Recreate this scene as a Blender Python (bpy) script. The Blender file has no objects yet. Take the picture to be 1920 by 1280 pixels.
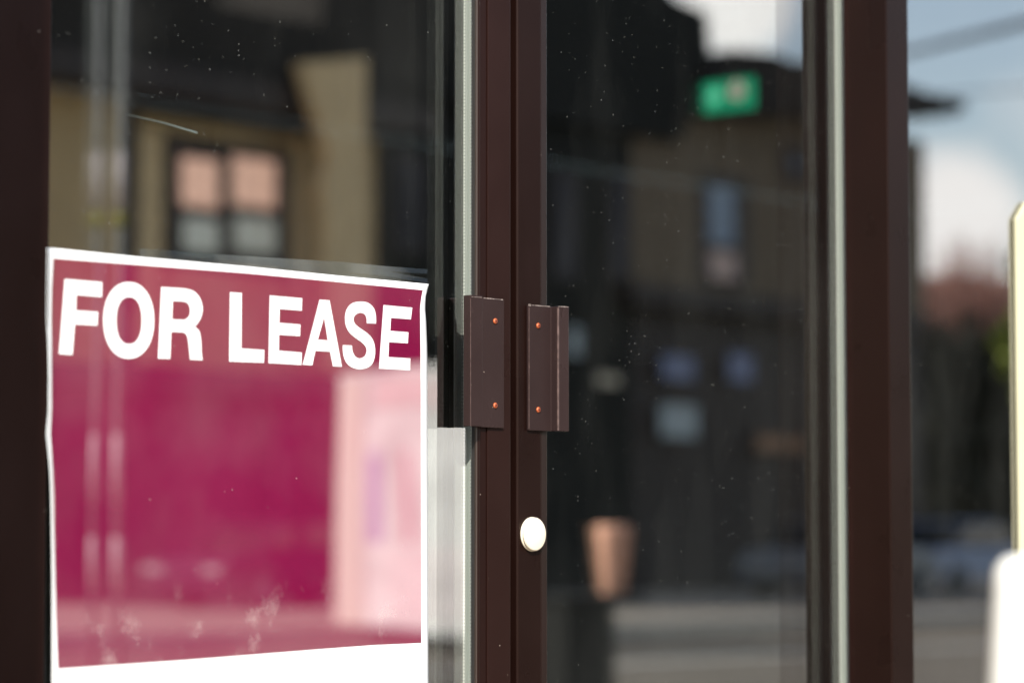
import bpy, bmesh, math, random
from mathutils import Vector, Matrix
random.seed(7)
S = bpy.context.scene
COL = S.collection

# ------------------------------------------------------------------ camera
FPX = 5385.0                       # focal length in pixels of a 1920-wide picture
YAW, PITCH, ROLL = math.radians(48.5), math.atan(380.0/FPX), math.radians(0.0)
DIST = 2.69
fwd = Vector((math.sin(YAW)*math.cos(PITCH), math.cos(YAW)*math.cos(PITCH), math.sin(PITCH)))
right = fwd.cross(Vector((0, 0, 1))).normalized()
up = right.cross(fwd).normalized()
CAM = Vector((0, 0, 0)) - fwd*DIST
CAM.z = 1.0
cd = bpy.data.cameras.new("camera"); cam = bpy.data.objects.new("camera", cd); COL.objects.link(cam)
cd.sensor_width = 36.0; cd.lens = 36.0*FPX/1920.0
cd.clip_start = 0.05; cd.clip_end = 3000
cam.matrix_world = Matrix((( right.x, up.x, -fwd.x, CAM.x), (right.y, up.y, -fwd.y, CAM.y), (right.z, up.z, -fwd.z, CAM.z), (0, 0, 0, 1)))
cd.dof.use_dof = True; cd.dof.focus_distance = 2.64; cd.dof.aperture_fstop = 4.2
S.camera = cam

# ------------------------------------------------------------------ sun, sky, exposure
SUN_TRAVEL = Vector((0.92, 1.0, -1.0)).normalized()
sl = bpy.data.lights.new("sun", 'SUN'); sun = bpy.data.objects.new("sun", sl); COL.objects.link(sun)
sl.energy = 4.6; sl.angle = math.radians(0.5); sl.color = (1.0, 0.95, 0.87)
sun.rotation_euler = SUN_TRAVEL.to_track_quat('-Z', 'Y').to_euler()
sun.location = (-5, -10, 12)
w = bpy.data.worlds.new("World"); S.world = w; w.use_nodes = True
nt = w.node_tree; nt.nodes.clear()
def N(t, typ, **k):
    n = t.nodes.new(typ)
    for a, b in k.items(): setattr(n, a, b)
    return n
wo = N(nt, 'ShaderNodeOutputWorld'); bg = N(nt, 'ShaderNodeBackground'); bg.inputs[1].default_value = 0.15
sky = N(nt, 'ShaderNodeTexSky', sky_type='NISHITA', sun_disc=False)
d2s = -SUN_TRAVEL
sky.sun_elevation = math.asin(d2s.z); sky.sun_rotation = math.atan2(d2s.x, d2s.y)
sky.air_density = 1.1; sky.dust_density = 0.6
tc = N(nt, 'ShaderNodeTexCoord')
YG = 0.009                          # outer face of the glass
def ray(px, py):
    return (fwd*FPX + right*(px-960.0) - up*(py-640.0)).normalized()
def at(px, py, Y):                  # point of the plane y = Y
    d = ray(px, py); return CAM + d*((Y-CAM.y)/d.y)
def refl(px, py, D):                # point of the street at y = -D that the glass mirrors there
    d = ray(px, py); h = CAM + d*((YG-CAM.y)/d.y); m = Vector((d.x, -d.y, d.z))
    return h + m*((-D-h.y)/m.y)
def rdir(px, py):
    d = ray(px, py); return Vector((d.x, -d.y, d.z))
ns = N(nt, 'ShaderNodeTexNoise'); ns.inputs['Scale'].default_value = 14; ns.inputs['Detail'].default_value = 6
nt.links.new(tc.outputs['Generated'], ns.inputs['Vector'])
mask = None
def wmath(op, a, b=None):
    n = N(nt, 'ShaderNodeMath', operation=op)
    for i, v in enumerate((a, b)):
        if v is None: continue
        if isinstance(v, (int, float)): n.inputs[i].default_value = v
        else: nt.links.new(v, n.inputs[i])
    return n.outputs[0]
def smooth(v, a, b):
    n = N(nt, 'ShaderNodeMapRange', interpolation_type='SMOOTHSTEP')
    nt.links.new(v, n.inputs[0]); n.inputs[1].default_value = a; n.inputs[2].default_value = b
    return n.outputs[0]
for (px, py, rad) in ((1360, -20, 130), (1800, 400, 150), (1790, 520, 120), (1150, -260, 230), (2150, -100, 160), (480, -150, 170)):
    c = rdir(px, py); vd = N(nt, 'ShaderNodeVectorMath', operation='DISTANCE'); nt.links.new(tc.outputs['Generated'], vd.inputs[0]); vd.inputs[1].default_value = c
    r = rad/FPX
    v = wmath('DIVIDE', vd.outputs['Value'], r)
    v = wmath('ADD', v, wmath('MULTIPLY', wmath('SUBTRACT', ns.outputs['Fac'], 0.5), 1.2))
    m = smooth(v, 1.25, 0.55)
    mask = m if mask is None else wmath('MAXIMUM', mask, m)
ns2 = N(nt, 'ShaderNodeTexNoise'); ns2.inputs['Scale'].default_value = 2.6; ns2.inputs['Detail'].default_value = 7
nt.links.new(tc.outputs['Generated'], ns2.inputs['Vector'])
mask = wmath('MAXIMUM', wmath('MAXIMUM', mask, 0.14), smooth(ns2.outputs['Fac'], 0.56, 0.72))
mx = N(nt, 'ShaderNodeMix', data_type='RGBA'); nt.links.new(mask, mx.inputs[0]); nt.links.new(sky.outputs[0], mx.inputs[6])
mx.inputs[7].default_value = (8.2, 8.0, 7.8, 1)
nt.links.new(mx.outputs[2], bg.inputs[0]); nt.links.new(bg.outputs[0], wo.inputs[0])
S.view_settings.view_transform = 'Standard'; S.view_settings.look = 'None'; S.view_settings.gamma = 1
S.view_settings.exposure = 0.70
S.cycles.max_bounces = 10; S.cycles.transparent_max_bounces = 16; S.cycles.glossy_bounces = 5
S.cycles.caustics_reflective = False; S.cycles.caustics_refractive = False; S.cycles.sample_clamp_indirect = 6

# ------------------------------------------------------------------ helpers
def mat(name, col, rough=0.5, metal=0.0, spec=0.5, vary=0.0, scale=20, bump=0.0, stretch=None, emit=None):
    m = bpy.data.materials.new(name); m.use_nodes = True; t = m.node_tree; b = t.nodes['Principled BSDF']
    b.inputs['Base Color'].default_value = (*col, 1); b.inputs['Roughness'].default_value = rough
    b.inputs['Metallic'].default_value = metal; b.inputs['Specular IOR Level'].default_value = spec
    if emit: b.inputs['Emission Color'].default_value = (*col, 1); b.inputs['Emission Strength'].default_value = emit
    if vary or bump:
        c = N(t, 'ShaderNodeTexCoord'); n = N(t, 'ShaderNodeTexNoise'); n.inputs['Scale'].default_value = scale; n.inputs['Detail'].default_value = 6
        src = c.outputs['Object']
        if stretch:
            mp = N(t, 'ShaderNodeMapping'); mp.inputs['Scale'].default_value = stretch; t.links.new(src, mp.inputs[0]); src = mp.outputs[0]
        t.links.new(src, n.inputs['Vector'])
        if vary:
            r = N(t, 'ShaderNodeMapRange'); t.links.new(n.outputs['Fac'], r.inputs[0]); r.inputs[1].default_value = 0.3; r.inputs[2].default_value = 0.7
            r.inputs[3].default_value = 1-vary; r.inputs[4].default_value = 1+vary
            v = N(t, 'ShaderNodeVectorMath', operation='SCALE'); v.inputs[0].default_value = col; t.links.new(r.outputs[0], v.inputs['Scale'])
            t.links.new(v.outputs[0], b.inputs['Base Color'])
            rr = N(t, 'ShaderNodeMapRange'); t.links.new(n.outputs['Fac'], rr.inputs[0]); rr.inputs[3].default_value = max(0, rough-0.12); rr.inputs[4].default_value = min(1, rough+0.12)
            t.links.new(rr.outputs[0], b.inputs['Roughness'])
        if bump:
            bp = N(t, 'ShaderNodeBump'); bp.inputs['Strength'].default_value = bump; bp.inputs['Distance'].default_value = 0.002
            t.links.new(n.outputs['Fac'], bp.inputs['Height']); t.links.new(bp.outputs[0], b.inputs['Normal'])
    return m
def box(bm, x0, x1, y0, y1, z0, z1):
    x0, x1 = sorted((x0, x1)); y0, y1 = sorted((y0, y1)); z0, z1 = sorted((z0, z1))
    v = [bm.verts.new(p) for p in ((x0,y0,z0),(x1,y0,z0),(x1,y1,z0),(x0,y1,z0),(x0,y0,z1),(x1,y0,z1),(x1,y1,z1),(x0,y1,z1))]
    for f in ((0,3,2,1),(4,5,6,7),(0,1,5,4),(1,2,6,5),(2,3,7,6),(3,0,4,7)): bm.faces.new([v[i] for i in f])
def prof(bm, pts, z0, z1):          # closed (x, y) outline raised from z0 to z1
    a = [bm.verts.new((x, y, z0)) for x, y in pts]; b = [bm.verts.new((x, y, z1)) for x, y in pts]; n = len(pts)
    for i in range(n): bm.faces.new((a[i], a[(i+1) % n], b[(i+1) % n], b[i]))
    bm.faces.new(a[::-1]); bm.faces.new(b)
def slab(bm, pts, y0, y1):          # closed (x, z) outline from y0 to y1
    a = [bm.verts.new((x, y0, z)) for x, z in pts]; b = [bm.verts.new((x, y1, z)) for x, z in pts]; n = len(pts)
    for i in range(n): bm.faces.new((a[i], a[(i+1) % n], b[(i+1) % n], b[i]))
    bm.faces.new(a[::-1]); bm.faces.new(b)
def lathe(bm, pr, M=Matrix(), n=40):
    rings = []
    for r, h in pr:
        rings.append([bm.verts.new(M @ Vector((r*math.cos(2*math.pi*i/n), r*math.sin(2*math.pi*i/n), h))) for i in range(n)])
    for a, b in zip(rings, rings[1:]):
        for i in range(n): bm.faces.new((a[i], a[(i+1) % n], b[(i+1) % n], b[i]))
    bm.faces.new(rings[0][::-1]); bm.faces.new(rings[-1])
def tube(bm, p, q, r0, r1=None, n=14):
    p, q = Vector(p), Vector(q); d = q-p
    lathe(bm, ((r0, 0), (r0 if r1 is None else r1, d.length)), Matrix.Translation(p) @ d.to_track_quat('Z', 'Y').to_matrix().to_4x4(), n)
def obj(name, bm, m, parent=None, bevel=0.0, smooth=False, seg=2):
    me = bpy.data.meshes.new(name)
    bmesh.ops.recalc_face_normals(bm, faces=bm.faces[:]); bm.to_mesh(me); bm.free()
    for x in (m if isinstance(m, (list, tuple)) else [m]): me.materials.append(x)
    o = bpy.data.objects.new(name, me); COL.objects.link(o); o.parent = parent
    if parent is not None:
        q = parent; off = Vector()
        while q is not None: off += q.location; q = q.parent
        me.transform(Matrix.Translation(-off))
    if smooth: me.shade_smooth()
    if bevel:
        b = o.modifiers.new('bevel', 'BEVEL'); b.width = bevel; b.segments = seg; b.limit_method = 'ANGLE'; b.angle_limit = math.radians(40)
    return o
def thing(name, label, cat, loc=(0, 0, 0), group=None):
    o = bpy.data.objects.new(name, None); COL.objects.link(o); o.location = loc; o.empty_display_size = 0.1
    return tag(o, label, cat, group)
def tag(o, label, cat, group=None, kind=None):
    if label: o['label'] = label
    if cat: o['category'] = cat
    if group: o['group'] = group
    if kind: o['kind'] = kind
    return o
def B(): return bmesh.new()
def boxo(name, m, parent, *a, bevel=0.0):
    b = B(); box(b, *a); return obj(name, b, m, parent, bevel)

# ------------------------------------------------------------------ materials
def bronze(name, col, rough):
    m = mat(name, col, rough, 0.0, 0.14, 0.14, 14, 0.0, (1, 1, 0.6))
    t = m.node_tree; b = t.nodes['Principled BSDF']; b.inputs['Specular Tint'].default_value = (1.0, 0.78, 0.72, 1)
    c = N(t, 'ShaderNodeTexCoord'); v = N(t, 'ShaderNodeTexVoronoi'); v.inputs['Scale'].default_value = 80
    t.links.new(c.outputs['Object'], v.inputs['Vector'])                       # pale grains of grit and small nicks
    r = N(t, 'ShaderNodeMath', operation='LESS_THAN'); t.links.new(v.outputs['Distance'], r.inputs[0])
    sp = N(t, 'ShaderNodeSeparateColor'); t.links.new(v.outputs['Color'], sp.inputs[0])
    p = N(t, 'ShaderNodeMath', operation='POWER'); t.links.new(sp.outputs[0], p.inputs[0]); p.inputs[1].default_value = 4
    q = N(t, 'ShaderNodeMath', operation='MULTIPLY'); t.links.new(p.outputs[0], q.inputs[0]); q.inputs[1].default_value = 0.055
    t.links.new(q.outputs[0], r.inputs[1])
    mx = N(t, 'ShaderNodeMix', data_type='RGBA'); t.links.new(r.outputs[0], mx.inputs[0])
    src = b.inputs['Base Color'].links[0].from_socket
    t.links.new(src, mx.inputs[6]); mx.inputs[7].default_value = (0.30, 0.24, 0.20, 1)
    t.links.new(mx.outputs[2], b.inputs['Base Color'])
    return m
M_stile = bronze('bronze_anodised', (0.0150, 0.0060, 0.0048), 0.30)
M_stile_shade = bronze('shaded_bronze_anodised', (0.0095, 0.0038, 0.0029), 0.30)  # darker copy of the stile bronze, its dimmer reflections put into the colour
M_stop = bronze('bronze_stop', (0.0120, 0.0045, 0.0036), 0.34)
M_pull = bronze('bronze_pull', (0.0270, 0.0165, 0.0160), 0.26)
M_gask = mat('rubber_gasket', (0.012, 0.010, 0.009), 0.7)
M_trim = mat('trim_lip', (0.030, 0.017, 0.012), 0.4)
M_copper = mat('rusty_screw', (0.46, 0.105, 0.035), 0.45, 0.25, 0.5, 0.35, 600)
M_recess = mat('screw_recess', (0.10, 0.015, 0.006), 0.7)
M_lock = mat('pale_lock_metal', (0.84, 0.74, 0.58), 0.32, 0.15, 0.6)
M_dark = mat('dark_rubber', (0.008, 0.006, 0.006), 0.8)

def spacer_mat():
    m = mat('perforated_spacer', (0.52, 0.54, 0.49), 0.45, 0.0)
    t = m.node_tree; b = t.nodes['Principled BSDF']
    g = N(t, 'ShaderNodeNewGeometry'); s = N(t, 'ShaderNodeSeparateXYZ'); t.links.new(g.outputs['Position'], s.inputs[0])
    def mth(op, a, bb=None):
        n = N(t, 'ShaderNodeMath', operation=op)
        for i, v in enumerate((a, bb)):
            if v is None: continue
            if isinstance(v, (int, float)): n.inputs[i].default_value = v
            else: t.links.new(v, n.inputs[i])
        return n.outputs[0]
    zz = mth('SUBTRACT', mth('MODULO', s.outputs[2], 0.0033), 0.00165)
    yy = mth('SUBTRACT', mth('ABSOLUTE', mth('SUBTRACT', s.outputs[1], 0.0210)), 0.0047)
    dist = mth('SQRT', mth('ADD', mth('MULTIPLY', zz, zz), mth('MULTIPLY', yy, yy)))
    k = mth('LESS_THAN', dist, 0.0013)
    mx = N(t, 'ShaderNodeMix', data_type='RGBA'); t.links.new(k, mx.inputs[0]); mx.inputs[6].default_value = (0.58, 0.61, 0.56, 1); mx.inputs[7].default_value = (0.97, 0.96, 0.88, 1)
    t.links.new(mx.outputs[2], b.inputs['Base Color'])
    return m
M_spacer = spacer_mat()

def glass_mat(name, R, dusty, tint=(0.93, 0.96, 0.94)):
    m = bpy.data.materials.new(name); m.use_nodes = True; t = m.node_tree; t.nodes.clear()
    out = N(t, 'ShaderNodeOutputMaterial'); tr = N(t, 'ShaderNodeBsdfTransparent'); tr.inputs[0].default_value = (*tint, 1)
    gl = N(t, 'ShaderNodeBsdfGlossy'); gl.inputs['Roughness'].default_value = 0.0; gl.inputs[0].default_value = (1, 1, 1, 1)
    mixs = N(t, 'ShaderNodeMixShader'); mixs.inputs[0].default_value = R
    t.links.new(tr.outputs[0], mixs.inputs[1]); t.links.new(gl.outputs[0], mixs.inputs[2])
    last = mixs.outputs[0]
    if dusty:
        c = N(t, 'ShaderNodeNewGeometry'); df = N(t, 'ShaderNodeBsdfDiffuse'); df.inputs[0].default_value = (0.75, 0.76, 0.70, 1)
        facs = []
        for sc, rad, pw in ((75, 0.040, 7), (170, 0.075, 6), (330, 0.13, 5)):
            v = N(t, 'ShaderNodeTexVoronoi'); v.inputs['Scale'].default_value = sc; t.links.new(c.outputs['Position'], v.inputs['Vector'])
            sp = N(t, 'ShaderNodeSeparateColor'); t.links.new(v.outputs['Color'], sp.inputs[0])
            p = N(t, 'ShaderNodeMath', operation='POWER'); t.links.new(sp.outputs[0], p.inputs[0]); p.inputs[1].default_value = pw
            q = N(t, 'ShaderNodeMath', operation='MULTIPLY'); t.links.new(p.outputs[0], q.inputs[0]); q.inputs[1].default_value = rad
            l = N(t, 'ShaderNodeMath', operation='LESS_THAN'); t.links.new(v.outputs['Distance'], l.inputs[0]); t.links.new(q.outputs[0], l.inputs[1])
            l2 = N(t, 'ShaderNodeMath', operation='MULTIPLY'); t.links.new(l.outputs[0], l2.inputs[0]); t.links.new(sp.outputs[1], l2.inputs[1])
            facs.append(l2.outputs[0])
        mp = N(t, 'ShaderNodeMapping'); mp.inputs['Scale'].default_value = (9, 9, 3.0); t.links.new(c.outputs['Position'], mp.inputs[0])
        n = N(t, 'ShaderNodeTexNoise'); n.inputs['Scale'].default_value = 1.0; n.inputs['Detail'].default_value = 5; t.links.new(mp.outputs[0], n.inputs['Vector'])
        r = N(t, 'ShaderNodeMapRange'); t.links.new(n.outputs['Fac'], r.inputs[0]); r.inputs[1].default_value = 0.45; r.inputs[2].default_value = 0.78; r.inputs[3].default_value = 0.0004; r.inputs[4].default_value = dusty*2
        s = N(t, 'ShaderNodeMath', operation='ADD'); t.links.new(facs[0], s.inputs[0]); t.links.new(facs[1], s.inputs[1])
        s0 = N(t, 'ShaderNodeMath', operation='ADD'); t.links.new(s.outputs[0], s0.inputs[0]); t.links.new(facs[2], s0.inputs[1]); s = s0
        s1 = N(t, 'ShaderNodeMath', operation='MULTIPLY'); t.links.new(s.outputs[0], s1.inputs[0]); s1.inputs[1].default_value = 0.40
        s2 = N(t, 'ShaderNodeMath', operation='ADD', use_clamp=True); t.links.new(s1.outputs[0], s2.inputs[0]); t.links.new(r.outputs[0], s2.inputs[1])
        m2 = N(t, 'ShaderNodeMixShader'); t.links.new(s2.outputs[0], m2.inputs[0]); t.links.new(last, m2.inputs[1]); t.links.new(df.outputs[0], m2.inputs[2])
        last = m2.outputs[0]
    t.links.new(last, out.inputs[0])
    return m
M_glass_out = glass_mat('coated_glass', 0.30, 0.006)
M_glass_in = glass_mat('coated_inner_glass', 0.25, 0)
M_clear = glass_mat('clear_face', 0.0, 0, (1, 1, 1))
M_side = glass_mat('sidelight_glass', 0.42, 0.008)

# ------------------------------------------------------------------ setting
M_pave = mat('concrete_pavement', (0.29, 0.245, 0.195), 0.85, 0, 0.3, 0.15, 3)
M_road = mat('asphalt', (0.15, 0.125, 0.095), 0.85, 0, 0.3, 0.2, 2)
M_kerb = mat('kerb_stone', (0.40, 0.38, 0.34), 0.8, 0, 0.3, 0.1, 6)
M_line = mat('road_paint', (0.75, 0.74, 0.70), 0.6)
def struct(name, m, *a):
    return tag(boxo(name, m, None, *a), None, None, None, 'structure')
struct('ground', mat('earth', (0.16, 0.14, 0.10), 0.9, 0, 0.2, 0.2, 0.5), -900, 900, -900, 900, -0.6, -0.20)
struct('road', M_road, -300, 400, -21.5, -3.2, -0.199, -0.15)
struct('pavement', M_pave, -60, 120, -3.0, 0.30, -0.199, 0.0)
struct('kerb', M_kerb, -60, 120, -3.2, -3.0, -0.199, 0.004)
struct('far_pavement', M_pave, -100, 400, -60, -21.7, -0.199, 0.0)
struct('far_kerb', M_kerb, -100, 400, -21.7, -21.5, -0.199, 0.004)
for k, (yy) in enumerate((-8.6, -16.0)):
    struct('road_line', M_line, -60, 200, yy-0.08, yy+0.08, -0.15, -0.146)

# ------------------------------------------------------------------ the shopfront
def X(px, Y, py=640): return at(px, py, Y).x
H0, H1 = 0.012, 2.16
xl_edge = X(90, 0)                  # inner edge of the hinge stile
xA = X(896, 0.001); xB = X(914.5, 0); xC = X(959, 0); xD = X(970, 0); xE = X(1014, 0); xF = X(1029, 0.002)
xSp = X(885.5, 0.0152)              # face of the spacer
DT = 0.044
def igu(door, x0, x1, z0, z1, sp_face):
    """Double glazing: two 6 mm panes and the perforated spacer round the cavity."""
    def pane(nm, y0, y1, mf):
        b = B(); box(b, x0, x1, y0, y1, z0, z1)
        b.faces.ensure_lookup_table(); b.normal_update()
        for f in b.faces: f.material_index = 0 if f.normal.y < -0.5 else 1
        return obj(nm, b, [mf, M_clear], door)
    p = pane('glass_pane', YG, YG+0.006, M_glass_out)
    pane('inner_glass_pane', YG+0.018, YG+0.024, M_glass_in)
    b = B(); y0, y1 = YG+0.0062, YG+0.0178
    box(b, sp_face, x1, y0, y1, z0, z1)
    box(b, x0, x0+0.008, y0, y1, z0, z1)
    box(b, x0+0.0082, sp_face-0.0002, y0, y1, z0, z0+0.008); box(b, x0+0.0082, sp_face-0.0002, y0, y1, z1-0.008, z1)
    obj('spacer', b, M_spacer, door)
    return p

# left leaf
doorL = thing('glazed_door', 'dark bronze glazed door leaf with a FOR LEASE sign on it', 'door', (xl_edge-0.075, 0, 0), 'leaves of the double door')
b = B(); prof(b, [(xl_edge-0.075, 0), (xl_edge-0.0005, 0), (xl_edge, 0.0005), (xl_edge, 0.008), (xl_edge-0.012, 0.0085), (xl_edge-0.012, DT), (xl_edge-0.075, DT)], H0, H1)
obj('stile', b, M_stile, doorL, 0.0008)
b = B(); prof(b, [(xB, 0), (xC-0.0015, 0), (xC, 0.0015), (xC, DT), (xA+0.014, DT), (xA+0.014, 0.003), (xB, 0.003)], H0, H1)
obj('stile', b, M_stile, doorL, 0.0006)
# snap-in glazing stop with two small ribs
b = B(); prof(b, [(xA, 0.0012), (xA+0.0016, 0.0006), (xA+0.0030, 0.0012), (xB-0.0012, 0.0010), (xB-0.0008, 0.0028), (xA+0.0139, 0.0028), (xA+0.0138, 0.0088), (xA+0.004, 0.0088), (xA+0.002, 0.0068), (xA, 0.0040)], H0, H1)
obj('glazing_stop', b, M_stop, doorL, 0.0003)
b = B(); prof(b, [(xA+0.0002, 0.0046), (xA+0.0022, 0.0070), (xA+0.0040, 0.0089), (xA+0.0004, 0.0089), (xA+0.0002, 0.0078)], 0.15, 2.06)
obj('gasket', b, M_gask, doorL)
b = B(); prof(b, [(xA-0.0010, 0.0022), (xA-0.0001, 0.0016), (xA-0.0001, 0.0042), (xA-0.0010, 0.0040)], 0.15, 2.06)
obj('gasket_lip', b, M_trim, doorL)
boxo('bottom_rail', M_stile, doorL, xl_edge+0.0003, xA-0.0013, 0.0005, DT, H0, 0.15)
boxo('top_rail', M_stile, doorL, xl_edge+0.0003, xA-0.0013, 0.0005, DT, 2.06, H1)
paneL = igu(doorL, xl_edge-0.011, xA+0.0135, 0.151, 2.059, xSp)

# right leaf
xR = X(1586, YG)                    # stop of the far stile
xM0 = X(1607, 0)                    # flank of the mullion
doorR = thing('glazed_door', 'dark bronze glazed door leaf with a round pale lock below its pull', 'door', (xR, 0, 0), 'leaves of the double door')
b = B(); prof(b, [(xD, 0.0015), (xD+0.0015, 0), (xE, 0), (xE+0.0004, 0.0008), (xE+0.0004, 0.003), (xE-0.004, 0.003), (xE-0.004, DT), (xD, DT)], H0, H1)
obj('stile', b, M_stile_shade, doorR, 0.0006)
b = B(); prof(b, [(xE+0.0008, 0.0005), (xF-0.003, 0.0022), (xF, 0.0045), (xF, 0.0088), (xE-0.0035, 0.0088), (xE-0.0035, 0.0034), (xE+0.0008, 0.0034)], H0, H1)
obj('glazing_stop', b, M_stop, doorR, 0.0005)
b = B(); prof(b, [(xR, 0.0015), (xR+0.0056, 0.0010), (xR+0.006, 0.002), (xR+0.006, 0.0088), (xR, 0.0088)], H0, H1)
obj('glazing_stop', b, M_stop, doorR, 0.0005)
b = B(); prof(b, [(xR+0.0063, 0.006), (xR+0.045, 0.006), (xR+0.045, DT), (xR+0.0124, DT), (xR+0.0124, 0.0092), (xR+0.0063, 0.0092)], H0, H1)
obj('stile', b, M_stile_shade, doorR, 0.0005)
boxo('bottom_rail', M_stile_shade, doorR, xF+0.0003, xR-0.0005, 0.0005, DT, H0, 0.15)
boxo('top_rail', M_stile_shade, doorR, xF+0.0003, xR-0.0005, 0.0005, DT, 2.06, H1)
paneR = igu(doorR, xE-0.003, xR+0.0038+0.008, 0.151, 2.059, X(1586, 0.0152))
# brush seal in the meeting gap
b = B()
box(b, xC+0.0005, xD-0.0005, 0.020, 0.030, 0.02, 2.15)
for k in range(60):
    z = random.uniform(0.55, 1.02); box(b, xC+0.001, xC+random.uniform(0.003, 0.0065), random.uniform(0.005, 0.012), 0.0199, z, z+random.uniform(0.002, 0.012))
obj('brush_seal', b, M_dark, doorL)

def screw(parent, px, py, Y):
    p = at(px, py, Y)
    R = Matrix.Translation(p) @ Matrix.Rotation(math.radians(90), 4, 'X')
    b = B(); lathe(b, ((0.0027, 0.0), (0.0027, 0.0006), (0.0023, 0.0013), (0.0014, 0.0017)), R, 24)
    s = obj('screw', b, M_copper, parent, 0, True)
    b = B()
    a = math.radians(random.uniform(0, 90))
    for k in (0, 1):
        c, sn = math.cos(a+k*math.pi/2), math.sin(a+k*math.pi/2); L, wd = 0.0016, 0.00055
        slab(b, [(p.x+c*L-sn*wd, p.z+sn*L+c*wd), (p.x-c*L-sn*wd, p.z-sn*L+c*wd), (p.x-c*L+sn*wd, p.z-sn*L-c*wd), (p.x+c*L+sn*wd, p.z+sn*L-c*wd)], p.y-0.0018-k*0.00002, p.y-0.0015)
    for v in b.verts: pass
    o = obj('cross_recess', b, M_recess, parent)
    return s
PF, LF = -0.0030, -0.0117           # front of the plate, front of the finger lip
xs, xr_, xl_ = X(905, LF), X(945, PF), X(881.5, LF)
zt, zb = at(945, 561, PF).z, at(945, 802.5, PF).z
b = B(); prof(b, [(xr_, 0.0), (xr_, PF), (xs, PF), (xs, LF), (xl_, LF), (xl_, LF+0.0085), (xl_+0.0022, LF+0.0085), (xl_+0.0022, LF+0.0024), (xs-0.0026, LF+0.0024), (xs-0.0026, 0.0)], zb, zt)
hL = obj('pull_handle', b, M_pull, doorL, 0.0005, False, 3)
screw(hL, 928, 602, PF); screw(hL, 928, 760, PF)
xs, xr_, xl_ = X(1033, PF), X(1067, LF), X(991.5, PF)
zt, zb = at(991.5, 571, PF).z, at(991.5, 806.5, PF).z
b = B(); prof(b, [(xl_, 0.0), (xl_, PF), (xs, PF), (xs, LF), (xr_, LF), (xr_, LF+0.0085), (xr_-0.0022, LF+0.0085), (xr_-0.0022, LF+0.0024), (xs+0.0026, LF+0.0024), (xs+0.0026, 0.0)], zb, zt)
hR = obj('pull_handle', b, M_pull, doorR, 0.0007, False, 3)
screw(hR, 1008.6, 610.5, PF); screw(hR, 1008.8, 768, PF)
M_worn_hl = mat('worn_edge_highlight', (0.42, 0.34, 0.30), 0.35, 0.5, 0.5, 0.5, 900)  # pale edge strips: wear plus a sun highlight put into the colour
M_edge_hl = mat('bronze_edge_highlight', (0.105, 0.068, 0.060), 0.35, 0.0, 0.4, 0.4, 220)  # highlight along the upright handle edges, painted as a paler bronze
def wear_highlight(par, px0, px1, py0, py1, Y, n, w=0.00035, mm=M_worn_hl):
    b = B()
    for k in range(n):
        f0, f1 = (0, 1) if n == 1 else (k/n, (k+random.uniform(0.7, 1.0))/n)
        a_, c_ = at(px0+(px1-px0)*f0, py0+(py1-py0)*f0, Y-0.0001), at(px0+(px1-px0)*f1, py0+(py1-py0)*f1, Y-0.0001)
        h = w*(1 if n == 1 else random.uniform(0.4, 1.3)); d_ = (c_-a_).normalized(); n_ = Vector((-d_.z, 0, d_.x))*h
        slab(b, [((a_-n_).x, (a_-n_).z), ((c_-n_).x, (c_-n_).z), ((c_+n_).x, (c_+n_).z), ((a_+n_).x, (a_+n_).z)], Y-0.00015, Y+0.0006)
    obj('worn_edge_highlight', b, mm, par)
wear_highlight(hL, 907, 944.5, 558.6, 562.0, PF, 7); wear_highlight(hL, 884, 904, 556.2, 557.6, LF, 4, 0.0002)
wear_highlight(hL, 882.6, 882.6, 560, 799, LF, 1, 0.00022, M_edge_hl)
wear_highlight(hR, 992, 1032, 571.6, 574.6, PF, 7); wear_highlight(hR, 991.8, 995.0, 571.6, 572.0, PF, 1, 0.0009); wear_highlight(hR, 1047.5, 1066, 574.4, 575.4, LF, 4, 0.0003)
wear_highlight(hR, 1046.9, 1046.9, 577, 806.5, LF, 1, 0.0010, M_edge_hl); wear_highlight(hR, 992.2, 992.2, 576, 803, PF, 1, 0.0002, M_edge_hl)
p = at(996.2, 1001, 0.0)
b = B(); lathe(b, ((0.0160, 0.0), (0.0162, 0.0012), (0.0156, 0.0020), (0.0152, 0.0022), (0.0152, 0.0028), (0.0157, 0.0031), (0.0157, 0.0043), (0.0150, 0.0052), (0.0143, 0.0055), (0.0050, 0.0057)), Matrix.Translation(p) @ Matrix.Rotation(math.radians(90), 4, 'X'), 64)
obj('lock_cylinder', b, M_lock, doorR, 0, True)

# thin scratch on the left pane
b = B(); a0, a1 = at(237, 214.5, YG-0.0004), at(370, 249, YG-0.0004); dv = (a1-a0).normalized(); nv = Vector((-dv.z, 0, dv.x))
pts = [a0, a0.lerp(a1, 0.5)+nv*0.0010, a1]; q = []
wd = (0.0001, 0.0003, 0.0006)
outl = [(p_+nv*w_) for p_, w_ in zip(pts, wd)] + [(p_-nv*w_) for p_, w_ in reversed(list(zip(pts, wd)))]
slab(b, [(v.x, v.z) for v in outl], YG-0.0004, YG-0.0001)
obj('scratch', b, mat('scratched_glass', (0.13, 0.16, 0.15), 0.6), paneL)

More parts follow.
